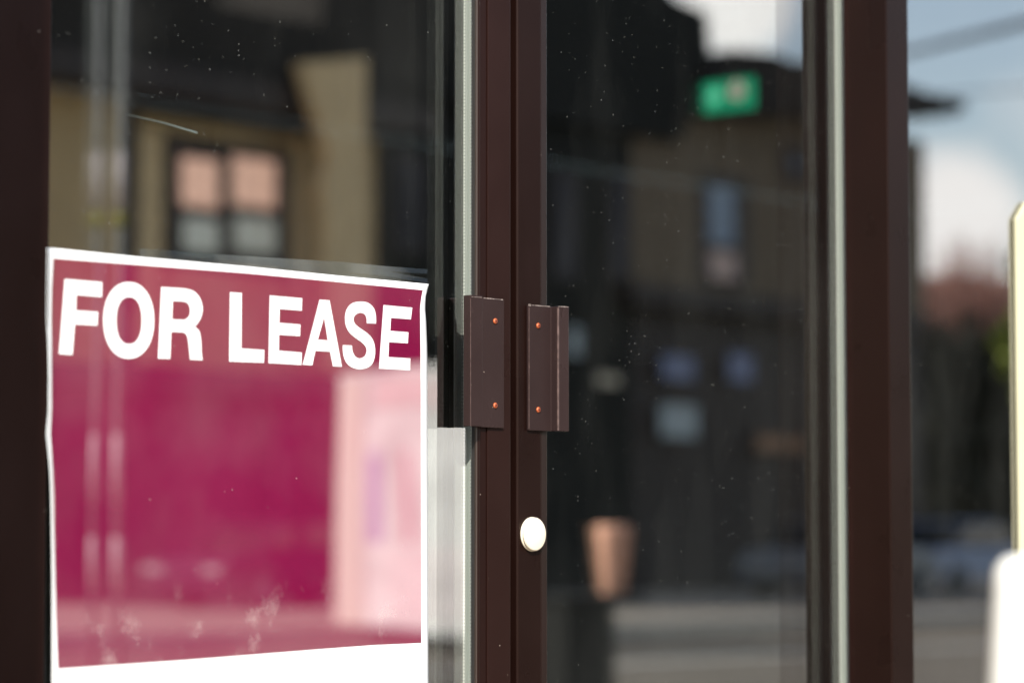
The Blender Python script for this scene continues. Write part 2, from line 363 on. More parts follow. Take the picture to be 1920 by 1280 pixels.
# frame: jamb, mullion, head, threshold
MP = -0.047
xM1 = X(1711, MP)
fr = thing('door_frame', 'dark bronze storefront frame with a deep mullion beside the right door leaf', 'door frame', (xM0, 0, 0))
xMf = X(1667, MP)
b = B(); prof(b, [(xMf, MP), (xM1-0.003, MP), (xM1, MP+0.003), (xM1, 0.075), (xR+0.048, 0.075), (xR+0.048, 0.003), (xMf, 0.003)], 0.0, 2.27)
obj('mullion', b, M_stile_shade, fr, 0.0015)
xJ = xl_edge-0.079
b = B(); prof(b, [(xJ-0.055, -0.003), (xJ, -0.003), (xJ, 0.075), (xJ-0.055, 0.075)], 0.0, 2.27); obj('jamb', b, M_stile_shade, fr, 0.001)
boxo('head', M_stile_shade, fr, xJ+0.0005, xMf-0.0005, -0.002, 0.072, 2.166, 2.27)
boxo('threshold', M_lock, fr, xJ+0.0005, xMf-0.0005, -0.04, 0.075, 0.0002, 0.010)
# sidelight beyond the mullion
xS1 = xM1+0.95
sd = thing('sidelight_window', 'tall fixed glass pane beside the door mirroring sky and street', 'window', (xM1, 0, 0))
b = B(); box(b, xM1+0.0005, xS1, 0.000, 0.006, 0.10, 2.17); b.normal_update()
for f in b.faces: f.material_index = 0 if f.normal.y < -0.5 else 1
obj('glass_pane', b, [M_side, M_clear], sd)
boxo('sill_rail', M_stile_shade, sd, xM1+0.0005, xS1, -0.03, 0.05, 0.0, 0.0995)
boxo('top_rail', M_stile_shade, sd, xM1+0.0005, xS1, -0.03, 0.05, 2.1705, 2.27)
boxo('end_post', M_stile_shade, sd, xS1+0.0005, xS1+0.06, MP, 0.075, 0.0, 2.27)
# building round the shopfront
M_wall = mat('painted_render', (0.30, 0.27, 0.23), 0.85, 0, 0.3, 0.12, 5, 0.3)
sw = thing('shop_building', 'rendered shop wall around the dark bronze storefront', 'building', (0, 0.1, 0))
boxo('wall', M_wall, sw, -9, xJ-0.0555, 0.012, 0.25, 0.0, 6.0)
boxo('wall', M_wall, sw, xS1+0.061, 3.2, 0.012, 0.25, 0.0, 6.0)
boxo('fascia', M_wall, sw, xJ-0.055, xS1+0.0605, 0.012, 0.25, 2.272, 6.0)
# unseen column added left of the view to shade the hinge stile
k_ = SUN_TRAVEL.x/SUN_TRAVEL.y; yc = -1.05; xc = X(97, 0)-k_*(-yc)
pc = thing('shade_column', 'unseen round column added left of the door to shade its stile', 'column', (xc-0.18, yc, 0))
b = B(); lathe(b, ((0.17, 0.0005), (0.17, 0.10), (0.13, 0.12), (0.13, 3.2), (0.16, 3.24), (0.16, 3.3)), Matrix.Translation((xc-0.18, yc, 0)), 40); obj('shaft', b, M_wall, pc, 0, True)
# dim room behind the glass
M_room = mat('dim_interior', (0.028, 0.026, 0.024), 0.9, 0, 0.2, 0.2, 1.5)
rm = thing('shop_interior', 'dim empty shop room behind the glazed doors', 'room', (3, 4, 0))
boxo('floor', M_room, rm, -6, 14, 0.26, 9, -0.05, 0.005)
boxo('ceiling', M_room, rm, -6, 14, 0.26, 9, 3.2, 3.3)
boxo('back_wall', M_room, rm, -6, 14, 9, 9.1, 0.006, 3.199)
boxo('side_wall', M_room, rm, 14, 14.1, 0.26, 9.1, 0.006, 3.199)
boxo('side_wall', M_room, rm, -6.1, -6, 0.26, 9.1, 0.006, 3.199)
# lit exit sign inside
def onray(px, py, z): d = ray(px, py); return CAM + d*(z/d.dot(fwd))
def atx(px, py, X0): d = ray(px, py); return CAM + d*((X0-CAM.x)/d.x)
XE = onray(1362, 178, 8.5).x
c0, c1 = atx(1318, 155, XE), atx(1406, 202, XE)     # left end lies deeper in the room
M_green = mat('green_sign', (0.0, 0.33, 0.16), 0.5, emit=0.70); M_pale = mat('pale_green_glow', (0.10, 0.62, 0.36), 0.5, emit=0.8); M_beige = mat('beige_glow', (0.50, 0.48, 0.38), 0.5, emit=0.6)
ex = thing('exit_sign', 'small lit green sign glowing inside behind the right door leaf', 'sign', (XE, (c0.y+c1.y)/2, c1.z))
boxo('case', M_green, ex, XE, XE+0.03, c1.y, c0.y, c1.z, c0.z)
wv = c1.y-c0.y; hv = c0.z-c1.z
def disc(m, f, g, ry, rz):
    b = B(); pts = [(c0.y+wv*f+abs(wv)*ry*math.cos(a), c0.z-hv*g+hv*rz*math.sin(a)) for a in [i*math.pi/12 for i in range(24)]]
    lo = [b.verts.new((XE-0.003, y, z)) for y, z in pts]; hi = [b.verts.new((XE-0.0005, y, z)) for y, z in pts]
    b.faces.new(lo); b.faces.new(hi[::-1])
    for i in range(24): b.faces.new((lo[i], lo[(i+1) % 24], hi[(i+1) % 24], hi[i]))
    obj('mark', b, m, ex)
disc(M_pale, 0.25, 0.5, 0.15, 0.33); disc(M_beige, 0.74, 0.40, 0.19, 0.34)
boxo('bracket', M_room, ex, XE+0.008, XE+0.022, (c0.y+c1.y)/2-0.02, (c0.y+c1.y)/2+0.02, c0.z+0.0005, 3.199)

# ------------------------------------------------------------------ the FOR LEASE sign
def interp(tab, v):
    if v <= tab[0][0]: return tab[0][1]
    for (a, fa), (c, fc) in zip(tab, tab[1:]):
        if v <= c: return fa + (fc-fa)*(v-a)/(c-a)
    return tab[-1][1]
L_out = [(465, 88.5), (560, 87.5), (600, 87.5), (640, 90), (700, 91.5), (770, 91), (812, 87), (870, 93), (900, 95), (960, 96.5), (1080, 98), (1280, 98), (1420, 98)]
L_red = [(484, 100.5), (540, 97.5), (600, 96.5), (640, 97), (760, 97), (812, 95), (880, 99), (1000, 102), (1140, 105), (1253, 109), (1420, 109)]
R_red = [(543, 793), (560, 789.5), (578, 787.5), (616, 788), (730, 789), (1205, 790), (1420, 790)]
R_out = [(531, 804.5), (545, 801), (557, 798), (578, 797), (603, 799), (657, 801), (730, 801.5), (1280, 803), (1420, 803)]
T_out = [(88, 464), (263, 481.6), (460, 499), (628, 516), (804.5, 532.5)]
T_red = [(100, 484.5), (462, 512.5), (793, 544)]
B_red = [(104, 1253), (350, 1236), (600, 1216), (700, 1208.5), (790, 1204.5)]
B_out = [(90, 1420), (803, 1340)]
YS = 0.0050
def ysheet(px, py):
    u = max(0.0, px-interp(L_out, py))
    y = YS - 0.0055*max(0.0, 1-u/5.5)**2
    y += 0.00004*math.sin(px*0.013+py*0.004)+0.00004*math.sin(py*0.015+1.0)
    return y
NC, NR = 60, 56
cols = [('lo', 0), ('lo', 0.33), ('lo', 0.66)] + [('r', 0), ('r', 0.003), ('r', 0.007)] + [('r', (i/NC)) for i in range(1, NC+1)] + [('ro', 0.5), ('ro', 1)]
def row_px(kind, f, tpy):
    """pixel row for column fraction f (0 left..1 right across the red), kind of row"""
    return 0
def sheet_pt(ci, rk, rf):
    typ, f = cols[ci]
    # approximate px to evaluate the row curves, then refine
    px = 95 if typ == 'lo' else (797 if typ == 'ro' else 100+690*f)
    for _ in range(3):
        if rk == 'top': py = interp(T_out, px) + (interp(T_red, px)-interp(T_out, px))*rf
        elif rk == 'red':  py = interp(T_red, px) + (interp(B_red, px)-interp(T_red, px))*rf
        else: py = interp(B_red, px) + (interp(B_out, px)-interp(B_red, px))*rf
        lo, lr, rr, ro = interp(L_out, py), interp(L_red, py), interp(R_red, py), interp(R_out, py)
        if typ == 'lo': px = lo+(lr-lo)*f
        elif typ == 'ro': px = rr+(ro-rr)*f
        else: px = lr+(rr-lr)*f
    return px, py
rows = [('top', 0), ('top', 0.5)] + [('red', i/NR) for i in range(NR+1)] + [('bot', i/6) for i in range(1, 7)]
def glossy_print(name, col, R, scuff):
    m = mat(name, col, 0.55, 0, 0.0, 0.08 if scuff else 0.02, 7); t = m.node_tree; b = t.nodes['Principled BSDF']; out = [n for n in t.nodes if n.type == 'OUTPUT_MATERIAL'][0]
    g = N(t, 'ShaderNodeBsdfGlossy'); g.inputs['Roughness'].default_value = 0.012
    mx = N(t, 'ShaderNodeMixShader'); mx.inputs[0].default_value = R
    t.links.new(b.outputs[0], mx.inputs[1]); t.links.new(g.outputs[0], mx.inputs[2]); last = mx.outputs[0]
    if scuff:
        c = N(t, 'ShaderNodeNewGeometry'); s = N(t, 'ShaderNodeSeparateXYZ'); t.links.new(c.outputs['Position'], s.inputs[0])
        n = N(t, 'ShaderNodeTexNoise'); n.inputs['Scale'].default_value = 26; n.inputs['Detail'].default_value = 10; n.inputs['Roughness'].default_value = 0.72; t.links.new(c.outputs['Position'], n.inputs['Vector'])
        r = N(t, 'ShaderNodeMapRange'); t.links.new(n.outputs['Fac'], r.inputs[0]); r.inputs[1].default_value = 0.55; r.inputs[2].default_value = 0.80; r.inputs[3].default_value = 0; r.inputs[4].default_value = 0.34
        zc = at(400, 1170, YS).z
        h = N(t, 'ShaderNodeMapRange', interpolation_type='SMOOTHSTEP'); t.links.new(s.outputs[2], h.inputs[0]); h.inputs[1].default_value = zc+0.045; h.inputs[2].default_value = zc
        k = N(t, 'ShaderNodeMath', operation='MULTIPLY'); t.links.new(r.outputs[0], k.inputs[0]); t.links.new(h.outputs[0], k.inputs[1])
        v = N(t, 'ShaderNodeTexVoronoi'); v.inputs['Scale'].default_value = 120; t.links.new(c.outputs['Position'], v.inputs['Vector'])
        sp = N(t, 'ShaderNodeSeparateColor'); t.links.new(v.outputs['Color'], sp.inputs[0])
        p_ = N(t, 'ShaderNodeMath', operation='POWER'); t.links.new(sp.outputs[0], p_.inputs[0]); p_.inputs[1].default_value = 8
        q_ = N(t, 'ShaderNodeMath', operation='MULTIPLY'); t.links.new(p_.outputs[0], q_.inputs[0]); q_.inputs[1].default_value = 0.09
        l_ = N(t, 'ShaderNodeMath', operation='LESS_THAN'); t.links.new(v.outputs['Distance'], l_.inputs[0]); t.links.new(q_.outputs[0], l_.inputs[1])
        l2 = N(t, 'ShaderNodeMath', operation='MULTIPLY'); t.links.new(l_.outputs[0], l2.inputs[0]); l2.inputs[1].default_value = 0.3
        nb = N(t, 'ShaderNodeTexNoise'); nb.inputs['Scale'].default_value = 7.5; nb.inputs['Detail'].default_value = 3; t.links.new(c.outputs['Position'], nb.inputs['Vector'])
        rb_ = N(t, 'ShaderNodeMapRange'); t.links.new(nb.outputs['Fac'], rb_.inputs[0]); rb_.inputs[1].default_value = 0.42; rb_.inputs[2].default_value = 0.75; rb_.inputs[3].default_value = 0.0; rb_.inputs[4].default_value = 0.045
        kk_ = N(t, 'ShaderNodeMath', operation='ADD'); t.links.new(k.outputs[0], kk_.inputs[0]); t.links.new(rb_.outputs[0], kk_.inputs[1]); k = kk_
        a_ = N(t, 'ShaderNodeMath', operation='ADD', use_clamp=True); t.links.new(k.outputs[0], a_.inputs[0]); t.links.new(l2.outputs[0], a_.inputs[1])
        df = N(t, 'ShaderNodeBsdfDiffuse'); df.inputs[0].default_value = (0.62, 0.55, 0.5, 1)
        m3 = N(t, 'ShaderNodeMixShader'); t.links.new(a_.outputs[0], m3.inputs[0]); t.links.new(last, m3.inputs[1]); t.links.new(df.outputs[0], m3.inputs[2]); last = m3.outputs[0]
    t.links.new(last, out.inputs[0])
    return m
M_white = glossy_print('sign_white', (0.82, 0.82, 0.80), 0.10, False)
M_red = glossy_print('sign_magenta', (0.225, 0.0058, 0.052), 0.40, True)
p0 = at(450, 1204, YS)
sg = thing('lease_sign', 'magenta and white FOR LEASE sign taped to the left door glass', 'sign', (p0.x, YS, p0.z))
b = B(); grid = []
for rk, rf in rows:
    rr = []
    for ci in range(len(cols)):
        px, py = sheet_pt(ci, rk, rf); rr.append(b.verts.new(at(px, py, ysheet(px, py))))
    grid.append(rr)
front = []
for r in range(len(rows)-1):
    for c in range(len(cols)-1):
        f = b.faces.new((grid[r][c], grid[r+1][c], grid[r+1][c+1], grid[r][c+1]))
        f.material_index = 1 if (2 <= r < 2+NR and 3 <= c < 5+NC) else 0
bmesh.ops.recalc_face_normals(b, faces=b.faces[:])
me = bpy.data.meshes.new('sheet'); b.to_mesh(me); b.free(); me.materials.append(M_white); me.materials.append(M_red)
sh = bpy.data.objects.new('sheet', me); COL.objects.link(sh); sh.parent = sg; me.transform(Matrix.Translation(-sg.location)); me.shade_smooth()
if me.polygons[len(me.polygons)//2].normal.y > 0: me.flip_normals()
so = sh.modifiers.new('solid', 'SOLIDIFY'); so.thickness = 0.0005; so.offset = -1
# lettering, cut as outlines in the sign's face
def cr(pts, n=6, closed=True):
    o = []; m = len(pts)
    for i in range(m if closed else m-1):
        p0_, p1, p2, p3 = (pts[(i-1) % m], pts[i], pts[(i+1) % m], pts[(i+2) % m]) if closed else (pts[max(i-1, 0)], pts[i], pts[i+1], pts[min(i+2, m-1)])
        for k in range(n):
            t = k/n
            o.append(tuple(0.5*((2*p1[j])+(-p0_[j]+p2[j])*t+(2*p0_[j]-5*p1[j]+4*p2[j]-p3[j])*t*t+(-p0_[j]+3*p1[j]-3*p2[j]+p3[j])*t**3) for j in (0, 1)))
    if not closed: o.append(pts[-1])
    return o
def A_(pts): return [(80+x/4.924, 440+y/4.924) for x, y in pts]
def B_(pts): return [(420+x/4.8, 470+y/4.8) for x, y in pts]
def ell(cx, cy, rx, ry, e, n=56):
    o = []
    for i in range(n):
        a = 2*math.pi*i/n; c, s = math.cos(a), math.sin(a)
        o.append((cx+rx*math.copysign(abs(c)**(2/e), c), cy+ry*math.copysign(abs(s)**(2/e), s)))
    return o
letters = []
letters.append(([A_([(205,408),(550,437),(548,575),(312,556),(308,698),(512,712),(505,838),(298,826),(276,1108),(152,1100)])], 'F'))
letters.append(([A_(ell(795,790,235,354,2.15)), A_(ell(798,792,117,216,2.3))], 'O'))
letters.append(([A_([(1096,482),(1300,494)] + cr([(1300,494),(1390,518),(1452,582),(1478,680),(1458,775),(1405,850)], 5, False)[1:] + cr([(1405,850),(1446,890),(1464,980),(1468,1080),(1477,1158)], 5, False)[1:] + [(1362,1152)] + cr([(1362,1152),(1350,1040),(1338,950),(1312,908),(1270,899)], 5, False)[1:] + [(1188,896),(1178,1145),(1066,1142)]),
                 A_([(1202,612),(1296,616)] + cr([(1296,616),(1340,634),(1361,690),(1352,752),(1312,785)], 5, False)[1:] + [(1196,780)])], 'R'))
letters.append(([B_([(55,373),(160,380),(157,878),(363,892),(360,1008),(48,996)])], 'L'))
letters.append(([B_([(413,402),(703,427),(701,540),(502,524),(498,648),(688,663),(685,768),(496,756),(494,898),(701,915),(697,1028),(402,1010)])], 'E'))
letters.append(([B_([(862,440),(950,446),(1062,1043),(982,1040),(955,908),(823,900),(795,1030),(710,1025)]), B_([(902,598),(935,806),(845,799)])], 'A'))
s_out = cr([(1368,655),(1368,590),(1350,520),(1300,470),(1225,457),(1150,475),(1105,530),(1090,605),(1100,680),(1135,742),(1190,788),(1245,828),(1278,868),(1284,910),(1265,950),(1222,968),(1182,950),(1158,905),(1152,852)], 4, False)
s_in = cr([(1070,848),(1074,930),(1098,1000),(1145,1045),(1215,1065),(1290,1052),(1338,1010),(1360,930),(1356,850),(1332,788),(1288,740),(1230,700),(1182,660),(1166,620),(1174,588),(1200,565),(1235,558),(1268,574),(1284,610),(1286,652)], 4, False)
letters.append(([B_(s_out + s_in)], 'S'))
letters.append(([B_([(1437,488),(1695,512),(1682,617),(1503,604),(1497,720),(1660,733),(1655,832),(1485,822),(1480,955),(1677,968),(1675,1075),(1396,1060)])], 'E'))
for loops, ch in letters:
    b = B(); edges = []
    for lp in loops:
        vs = [b.verts.new((x, y, 0)) for x, y in lp]
        edges += [b.edges.new((vs[i], vs[(i+1) % len(vs)])) for i in range(len(vs))]
    bmesh.ops.triangle_fill(b, edges=edges, use_beauty=True, use_dissolve=False)
    for v in b.verts:
        px, py = v.co.x, v.co.y; v.co = at(px, py, ysheet(px, py)-0.00025)
    lt = obj('letter', b, M_white, sg)
    if lt.data.polygons[0].normal.y > 0: lt.data.flip_normals()
    so = lt.modifiers.new('solid', 'SOLIDIFY'); so.thickness = 0.0002; so.offset = -1
# clear tape along the top edge
M_tape = glass_mat('clear_tape_film', 0.02, 0.045, (0.93, 0.94, 0.92))
tp = [(262, 466), (290, 468), (330, 470), (420, 478), (520, 484), (640, 491), (720, 498), (802, 505)]
bt = [(262, 483), (290, 486), (330, 489.5), (420, 498), (520, 507), (640, 519), (720, 526), (802, 531)]
b = B(); gr = []
for (x0, y0), (x1, y1) in zip(tp, bt):
    gr.append([b.verts.new(at(x0+(x1-x0)*k/3, y0+(y1-y0)*k/3+ (random.uniform(-1.2, 1.2) if k == 0 else 0), 0.0085-0.0016*k/3-0.0003*random.random())) for k in range(4)])
for a, c in zip(gr, gr[1:]):
    for k in range(3): b.faces.new((a[k], a[k+1], c[k+1], c[k]))
tpo = obj('clear_tape', b, M_tape, None)
so = tpo.modifiers.new('solid', 'SOLIDIFY'); so.thickness = 0.00012
tag(tpo, 'strip of clear adhesive tape along the top edge of the FOR LEASE sign', 'tape')

# ------------------------------------------------------------------ right edge of the picture
M_cream = mat('cream_paint', (0.56, 0.53, 0.36), 0.6, 0, 0.4, 0.04, 6)
YB = -0.0064
q0 = at(1907, 410, YB); q1 = at(1925, 378, YB); zf = 0.02
b = B(); slab(b, [(q0.x, zf), (q0.x, q0.z), (q1.x, q1.z), (q1.x+0.40, q1.z), (q1.x+0.43, q0.z), (q1.x+0.43, zf)], YB, YB+0.006)
cb = thing('notice_board', 'cream painted board with cut corners leaning on the sidelight glass at right', 'board', (q0.x+0.2, YB, 0))
obj('panel', b, M_cream, cb, 0.002)
boxo('foot', M_cream, cb, q0.x+0.03, q0.x+0.09, YB-0.08, YB-0.0005, 0.0005, 0.05); boxo('foot', M_cream, cb, q0.x+0.33, q0.x+0.39, YB-0.08, YB-0.0005, 0.0005, 0.05)
wp = onray(1929, 1064, 1.50)
wb = thing('barrier_post', 'white plastic barrier post with a flared foot at the right edge', 'bollard', (wp.x, wp.y, 0))
b = B(); lathe(b, ((0.10, 0.0), (0.10, 0.03), (0.055, 0.10), (0.040, 0.55), (0.032, 0.75), (0.0185, wp.z-0.01), (0.0175, wp.z), (0.012, wp.z+0.006)), Matrix.Translation((wp.x, wp.y, 0)), 32)
obj('post', b, mat('white_plastic', (0.80, 0.80, 0.76), 0.45), wb, 0, True)

# ------------------------------------------------------------------ across the street (seen mirrored in the glass)
def RX(px, D, py=1000): return refl(px, py, D).x
def RZ(py, px, D): return refl(px, py, D).z
M_cs = mat('cream_siding', (0.56, 0.39, 0.20), 0.8, 0, 0.3, 0.1, 1.5)
M_ct = mat('cream_trim', (0.74, 0.53, 0.29), 0.7, 0, 0.3, 0.06, 2)
M_roofd = mat('dark_shingle', (0.035, 0.030, 0.026), 0.9, 0, 0.2, 0.25, 2)
M_wood = mat('dark_brown_paint', (0.045, 0.032, 0.028), 0.6, 0, 0.3, 0.15, 2)
M_blind = mat('glowing_peach_blind', (0.96, 0.57, 0.42), 0.7, emit=0.52); M_curt = mat('glowing_grey_curtain', (0.55, 0.55, 0.48), 0.7, emit=0.30)  # blinds and curtains given a glow of their own to brighten them
M_shopg = mat('dark_shop_glass', (0.02, 0.022, 0.025), 0.08, 0, 0.6)
M_shopd = mat('dim_shop_window', (0.055, 0.05, 0.055), 0.7, 0, 0.2, 0.3, 0.8)
M_taupe = mat('taupe_brick', (0.185, 0.138, 0.096), 0.9, 0, 0.2, 0.15, 3)
M_black = mat('black_slate', (0.018, 0.018, 0.016), 0.9, 0, 0.2, 0.2, 1)  # near-black slate, slightly uneven in tone
M_sash = mat('sky_tinted_sash', (0.20, 0.25, 0.34), 0.4); M_pink = mat('pink_drape', (0.60, 0.42, 0.36), 0.7)  # bluish sky reflection is painted into the sash colour
D1 = 35.0
h1 = thing('cream_house', 'cream clapboard house with peach blinds across the street', 'house', (RX(350, D1), -D1, 0))
zs = RZ(690, 300, D1); ze = RZ(175, 180, D1); zr = RZ(4, 300, D1)
b = B(); n = 26; xa, xb = RX(-250, D1), RX(700, D1)
for i in range(n):
    z0 = zs+(ze-zs)*i/n; z1 = zs+(ze-zs)*(i+1)/n
    prof_pts = ((-D1, z0), (-D1+0.035, z0), (-D1+0.008, z1), (-D1, z1))
    a = [b.verts.new((xa, y, z)) for y, z in prof_pts]; c = [b.verts.new((xb, y, z)) for y, z in prof_pts]
    for k in range(4): b.faces.new((a[k], a[(k+1) % 4], c[(k+1) % 4], c[k]))
box(b, xa, xb, -D1-8, -D1-0.001, zs, ze)
obj('wall', b, M_cs, h1)
b = B(); box(b, xa-0.4, xb+0.8, -D1-8.4, -D1+0.9, ze+0.001, RZ(120, 180, D1)); obj('eave', b, M_wood, h1)
zq = RZ(120, 180, D1)+0.001
b = B(); slab(b, [(xa-0.4, zq), (xb+0.8, zq), (xb+0.8, zr+1.0), (RX(570, D1), zr+0.9), (RX(560, D1), zr), (RX(365, D1), zr), (RX(355, D1), zr+0.6), (xa-0.4, zr+0.8)], -D1-7, -D1+0.5); obj('roof', b, M_roofd, h1)
def panel(name, m, par, D, pr, px0, px1, py0, py1, th=0.08):
    x0, x1 = RX(px0, D-pr, (py0+py1)/2), RX(px1, D-pr, (py0+py1)/2); pm = (px0+px1)/2
    return boxo(name, m, par, x0, x1, -D+pr-th, -D+pr, RZ(py1, pm, D), RZ(py0, pm, D))
panel('corner_board', M_wood, h1, D1, 0.12, 238, 258, 195, 690); panel('trim', M_ct, h1, D1, 0.10, 262, 305, 250, 690)
wf = panel('window', M_wood, h1, D1, 0.10, 312, 545, 268, 500)
for x0, x1 in ((342, 410), (438, 518)):
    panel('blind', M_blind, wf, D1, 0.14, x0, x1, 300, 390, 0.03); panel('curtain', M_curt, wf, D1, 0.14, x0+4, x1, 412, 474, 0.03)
panel('trim', M_ct, h1, D1, 0.12, 548, 566, 255, 690)
panel('soffit_panel', M_wood, h1, D1, 0.08, 258, 690, 190, 245)
b = B(); DP = D1-1.25
slab(b, [(RX(x, DP, y), RZ(y, x, DP)) for x, y in ((566, 118), (688, 108), (686, 690), (612, 690), (614, 420), (606, 350), (620, 300), (600, 225))], -DP-0.25, -DP); obj('bracket_post', b, M_ct, h1)
# dark ground floor and the unlit bay at the right of the cream house
boxo('shopfront', M_wood, h1, xa, RX(700, D1), -D1-8, -D1-0.05, 0.001, zs-0.001)
for k, cw in enumerate(((0.05, 0.03, 0.04), (0.07, 0.035, 0.045), (0.13, 0.045, 0.065), (0.19, 0.065, 0.095), (0.07, 0.04, 0.06), (0.035, 0.03, 0.035))):
    xc0, xc1 = ((-200, 90), (96, 180), (186, 300), (306, 470), (476, 560), (566, 690))[k]
    boxo('shop_window', mat('shop_window_blind', cw, 0.75, 0, 0.2, 0.45, 0.9), h1, RX(xc0, D1-0.05), RX(xc1, D1-0.05), -D1-0.049, -D1-0.02, 0.5, zs-0.7)
boxo('awning_band', M_wood, h1, xa, xb, -D1+0.05, -D1+0.8, zs-0.45, zs-0.05)
D2 = 37.0
tw = thing('slate_tower_house', 'tall dark house between the cream and the brick house', 'house', (RX(950, D2), -D2, 0))
boxo('wall', M_black, tw, RX(706, D2), RX(1185, D2), -D2-9, -D2, 0.001, RZ(225, 1000, D2))
b = B(); slab(b, [(RX(706, D2)-0.2, RZ(224, 1000, D2)), (RX(1260, D2), RZ(224, 1000, D2)), (RX(1318, D2), RZ(110, 1200, D2)), (RX(1312, D2), RZ(5, 1200, D2)), (RX(1250, D2), RZ(-10, 1200, D2)), (RX(1100, D2), RZ(-160, 1200, D2)), (RX(706, D2)-0.2, RZ(-120, 1000, D2))], -D2-8, -D2+0.3); obj('roof', b, M_black, tw)
for x0, x1, y0, y1 in ((1148, 1184, 330, 520), (1040, 1085, 330, 520), (740, 800, 300, 470)):
    f = panel('window', M_wood, tw, D2, 0.06, x0-6, x1, y0-10, y1+8); panel('pane', M_shopd, f, D2, 0.09, x0, x1-5, y0, y1, 0.02)
bh = thing('brick_house', 'dull taupe brick house with a dark eave across the street', 'house', (RX(1460, D2), -D2, 0))
xa2, xb2 = RX(1186, D2), RX(1738, D2)
boxo('wall', M_taupe, bh, xa2+0.002, xb2, -D2-9, -D2, RZ(600, 1450, D2), RZ(222, 1500, D2))
b = B(); slab(b, [(RX(x, D2, y), RZ(y, x, D2)) for x, y in ((1262, 221), (1322, 100), (1400, 108), (1446, 128), (1500, 116), (1560, 108), (1650, 168), (1712, 188), (1758, 194), (1756, 214), (1738, 222))], -D2-8, -D2+0.8); obj('roof', b, M_roofd, bh)
for x0, x1, y0, y1, lo in ((1326, 1392, 352, 525, 1), (1482, 1512, 300, 330, 0), (1560, 1625, 360, 525, 1)):
    f = panel('window', M_wood, bh, D2, 0.06, x0-14, x1+14, y0-22, y1+10)
    panel('sash', M_sash, f, D2, 0.09, x0+4, x1-14, y0, y0+(y1-y0)*0.62, 0.02)
    if lo: panel('drape', M_pink, f, D2, 0.09, x0+6, x1-10, y0+(y1-y0)*0.70, y1, 0.02)
panel('cornice', M_wood, bh, D2, 0.5, 1186, 1738, 565, 600, 0.5)
boxo('ground_floor', M_wood, bh, xa2+0.002, xb2, -D2-9, -D2-0.1, 0.001, RZ(600, 1450, D2)-0.001)
M_pl = mat('pale_poster', (0.46, 0.50, 0.50), 0.6); M_bl = mat('blue_poster', (0.23, 0.25, 0.38), 0.6); M_or = mat('orange_board', (0.34, 0.17, 0.09), 0.6); M_lamp = mat('lit_lamp', (0.75, 0.62, 0.45), 0.5)
for m, x0, x1, y0, y1 in ((M_bl, 1243, 1302, 668, 712), (M_bl, 1368, 1412, 664, 716), (M_pl, 1240, 1308, 760, 820), (M_or, 1420, 1512, 818, 846)):
    panel('poster', m, bh, D2, 0.12, x0, x1, y0, y1, 0.03)
panel('lit_sign', M_lamp, tw, D2, 0.12, 1122, 1162, 704, 722, 0.03); panel('pale_notice', M_pl, tw, D2, 0.12, 1068, 1090, 615, 668, 0.03)
# kiosk on the far side of the road
DK = 19.0
M_kw = mat('white_enamel', (0.74, 0.73, 0.70), 0.6, 0, 0.3, 0.22, 1.6)
K1 = refl(905, 1000, DK); K1.z = 0
kd = Vector((0.36, -0.93, 0)).normalized(); kn = Vector((-kd.y, kd.x, 0))           # along the sunlit wall; into the kiosk
def mirror_px(P):
    v = Vector((P.x, 2*YG-P.y, P.z))-CAM; return 960+FPX*v.dot(right)/v.dot(fwd)
L = 0.0
while mirror_px(K1+kd*L) > 637 and L < 8: L += 0.01
kz = RZ(690, 760, DK+0.8)
kk = thing('white_kiosk', 'white kiosk standing on the far side of the road', 'kiosk', (K1.x+0.4, K1.y-0.8, -0.15))
def kbox(name, m, u0, u1, v0, v1, z0, z1, parent=kk):
    b = B(); prof(b, [tuple((K1+kd*u+kn*v).xy) for u, v in ((u0, v0), (u1, v0), (u1, v1), (u0, v1))], z0, z1); return obj(name, b, m, parent)
kbox('body', M_kw, 0, L, 0, 0.62, 0.0, kz); kbox('plinth', M_dark, 0.04, L-0.04, 0.03, 0.60, -0.148, -0.0005); kbox('roof_slab', M_kw, -0.02, L+0.02, -0.02, 0.64, kz+0.001, kz+0.07)
kbox('window', mat('lilac_pane', (0.50, 0.42, 0.62), 0.3), L*0.66, L*0.76, -0.015, -0.0005, RZ(1010, 720, DK+0.5), RZ(840, 720, DK+0.5))
kbox('corner_post', mat('cream_corner', (0.72, 0.65, 0.56), 0.6), L*0.80, L*0.995, -0.02, -0.0005, 0.001, kz-0.002)
kbox('sign_board', mat('rose_board', (0.74, 0.60, 0.58), 0.6, 0, 0.3, 0.15, 2), 0.05, L*0.72, -0.018, -0.0005, kz-0.40, kz-0.06)
kbox('lower_panel', mat('rose_panel', (0.76, 0.70, 0.68), 0.6, 0, 0.3, 0.2, 2), 0.05, L*0.62, -0.016, -0.0005, 0.15, RZ(1025, 740, DK+0.5))
kbox('stripe', mat('red_stripe', (0.60, 0.22, 0.28), 0.5), L*0.475, L*0.51, -0.012, -0.0005, RZ(1010, 740, DK+0.5), RZ(840, 740, DK+0.5))
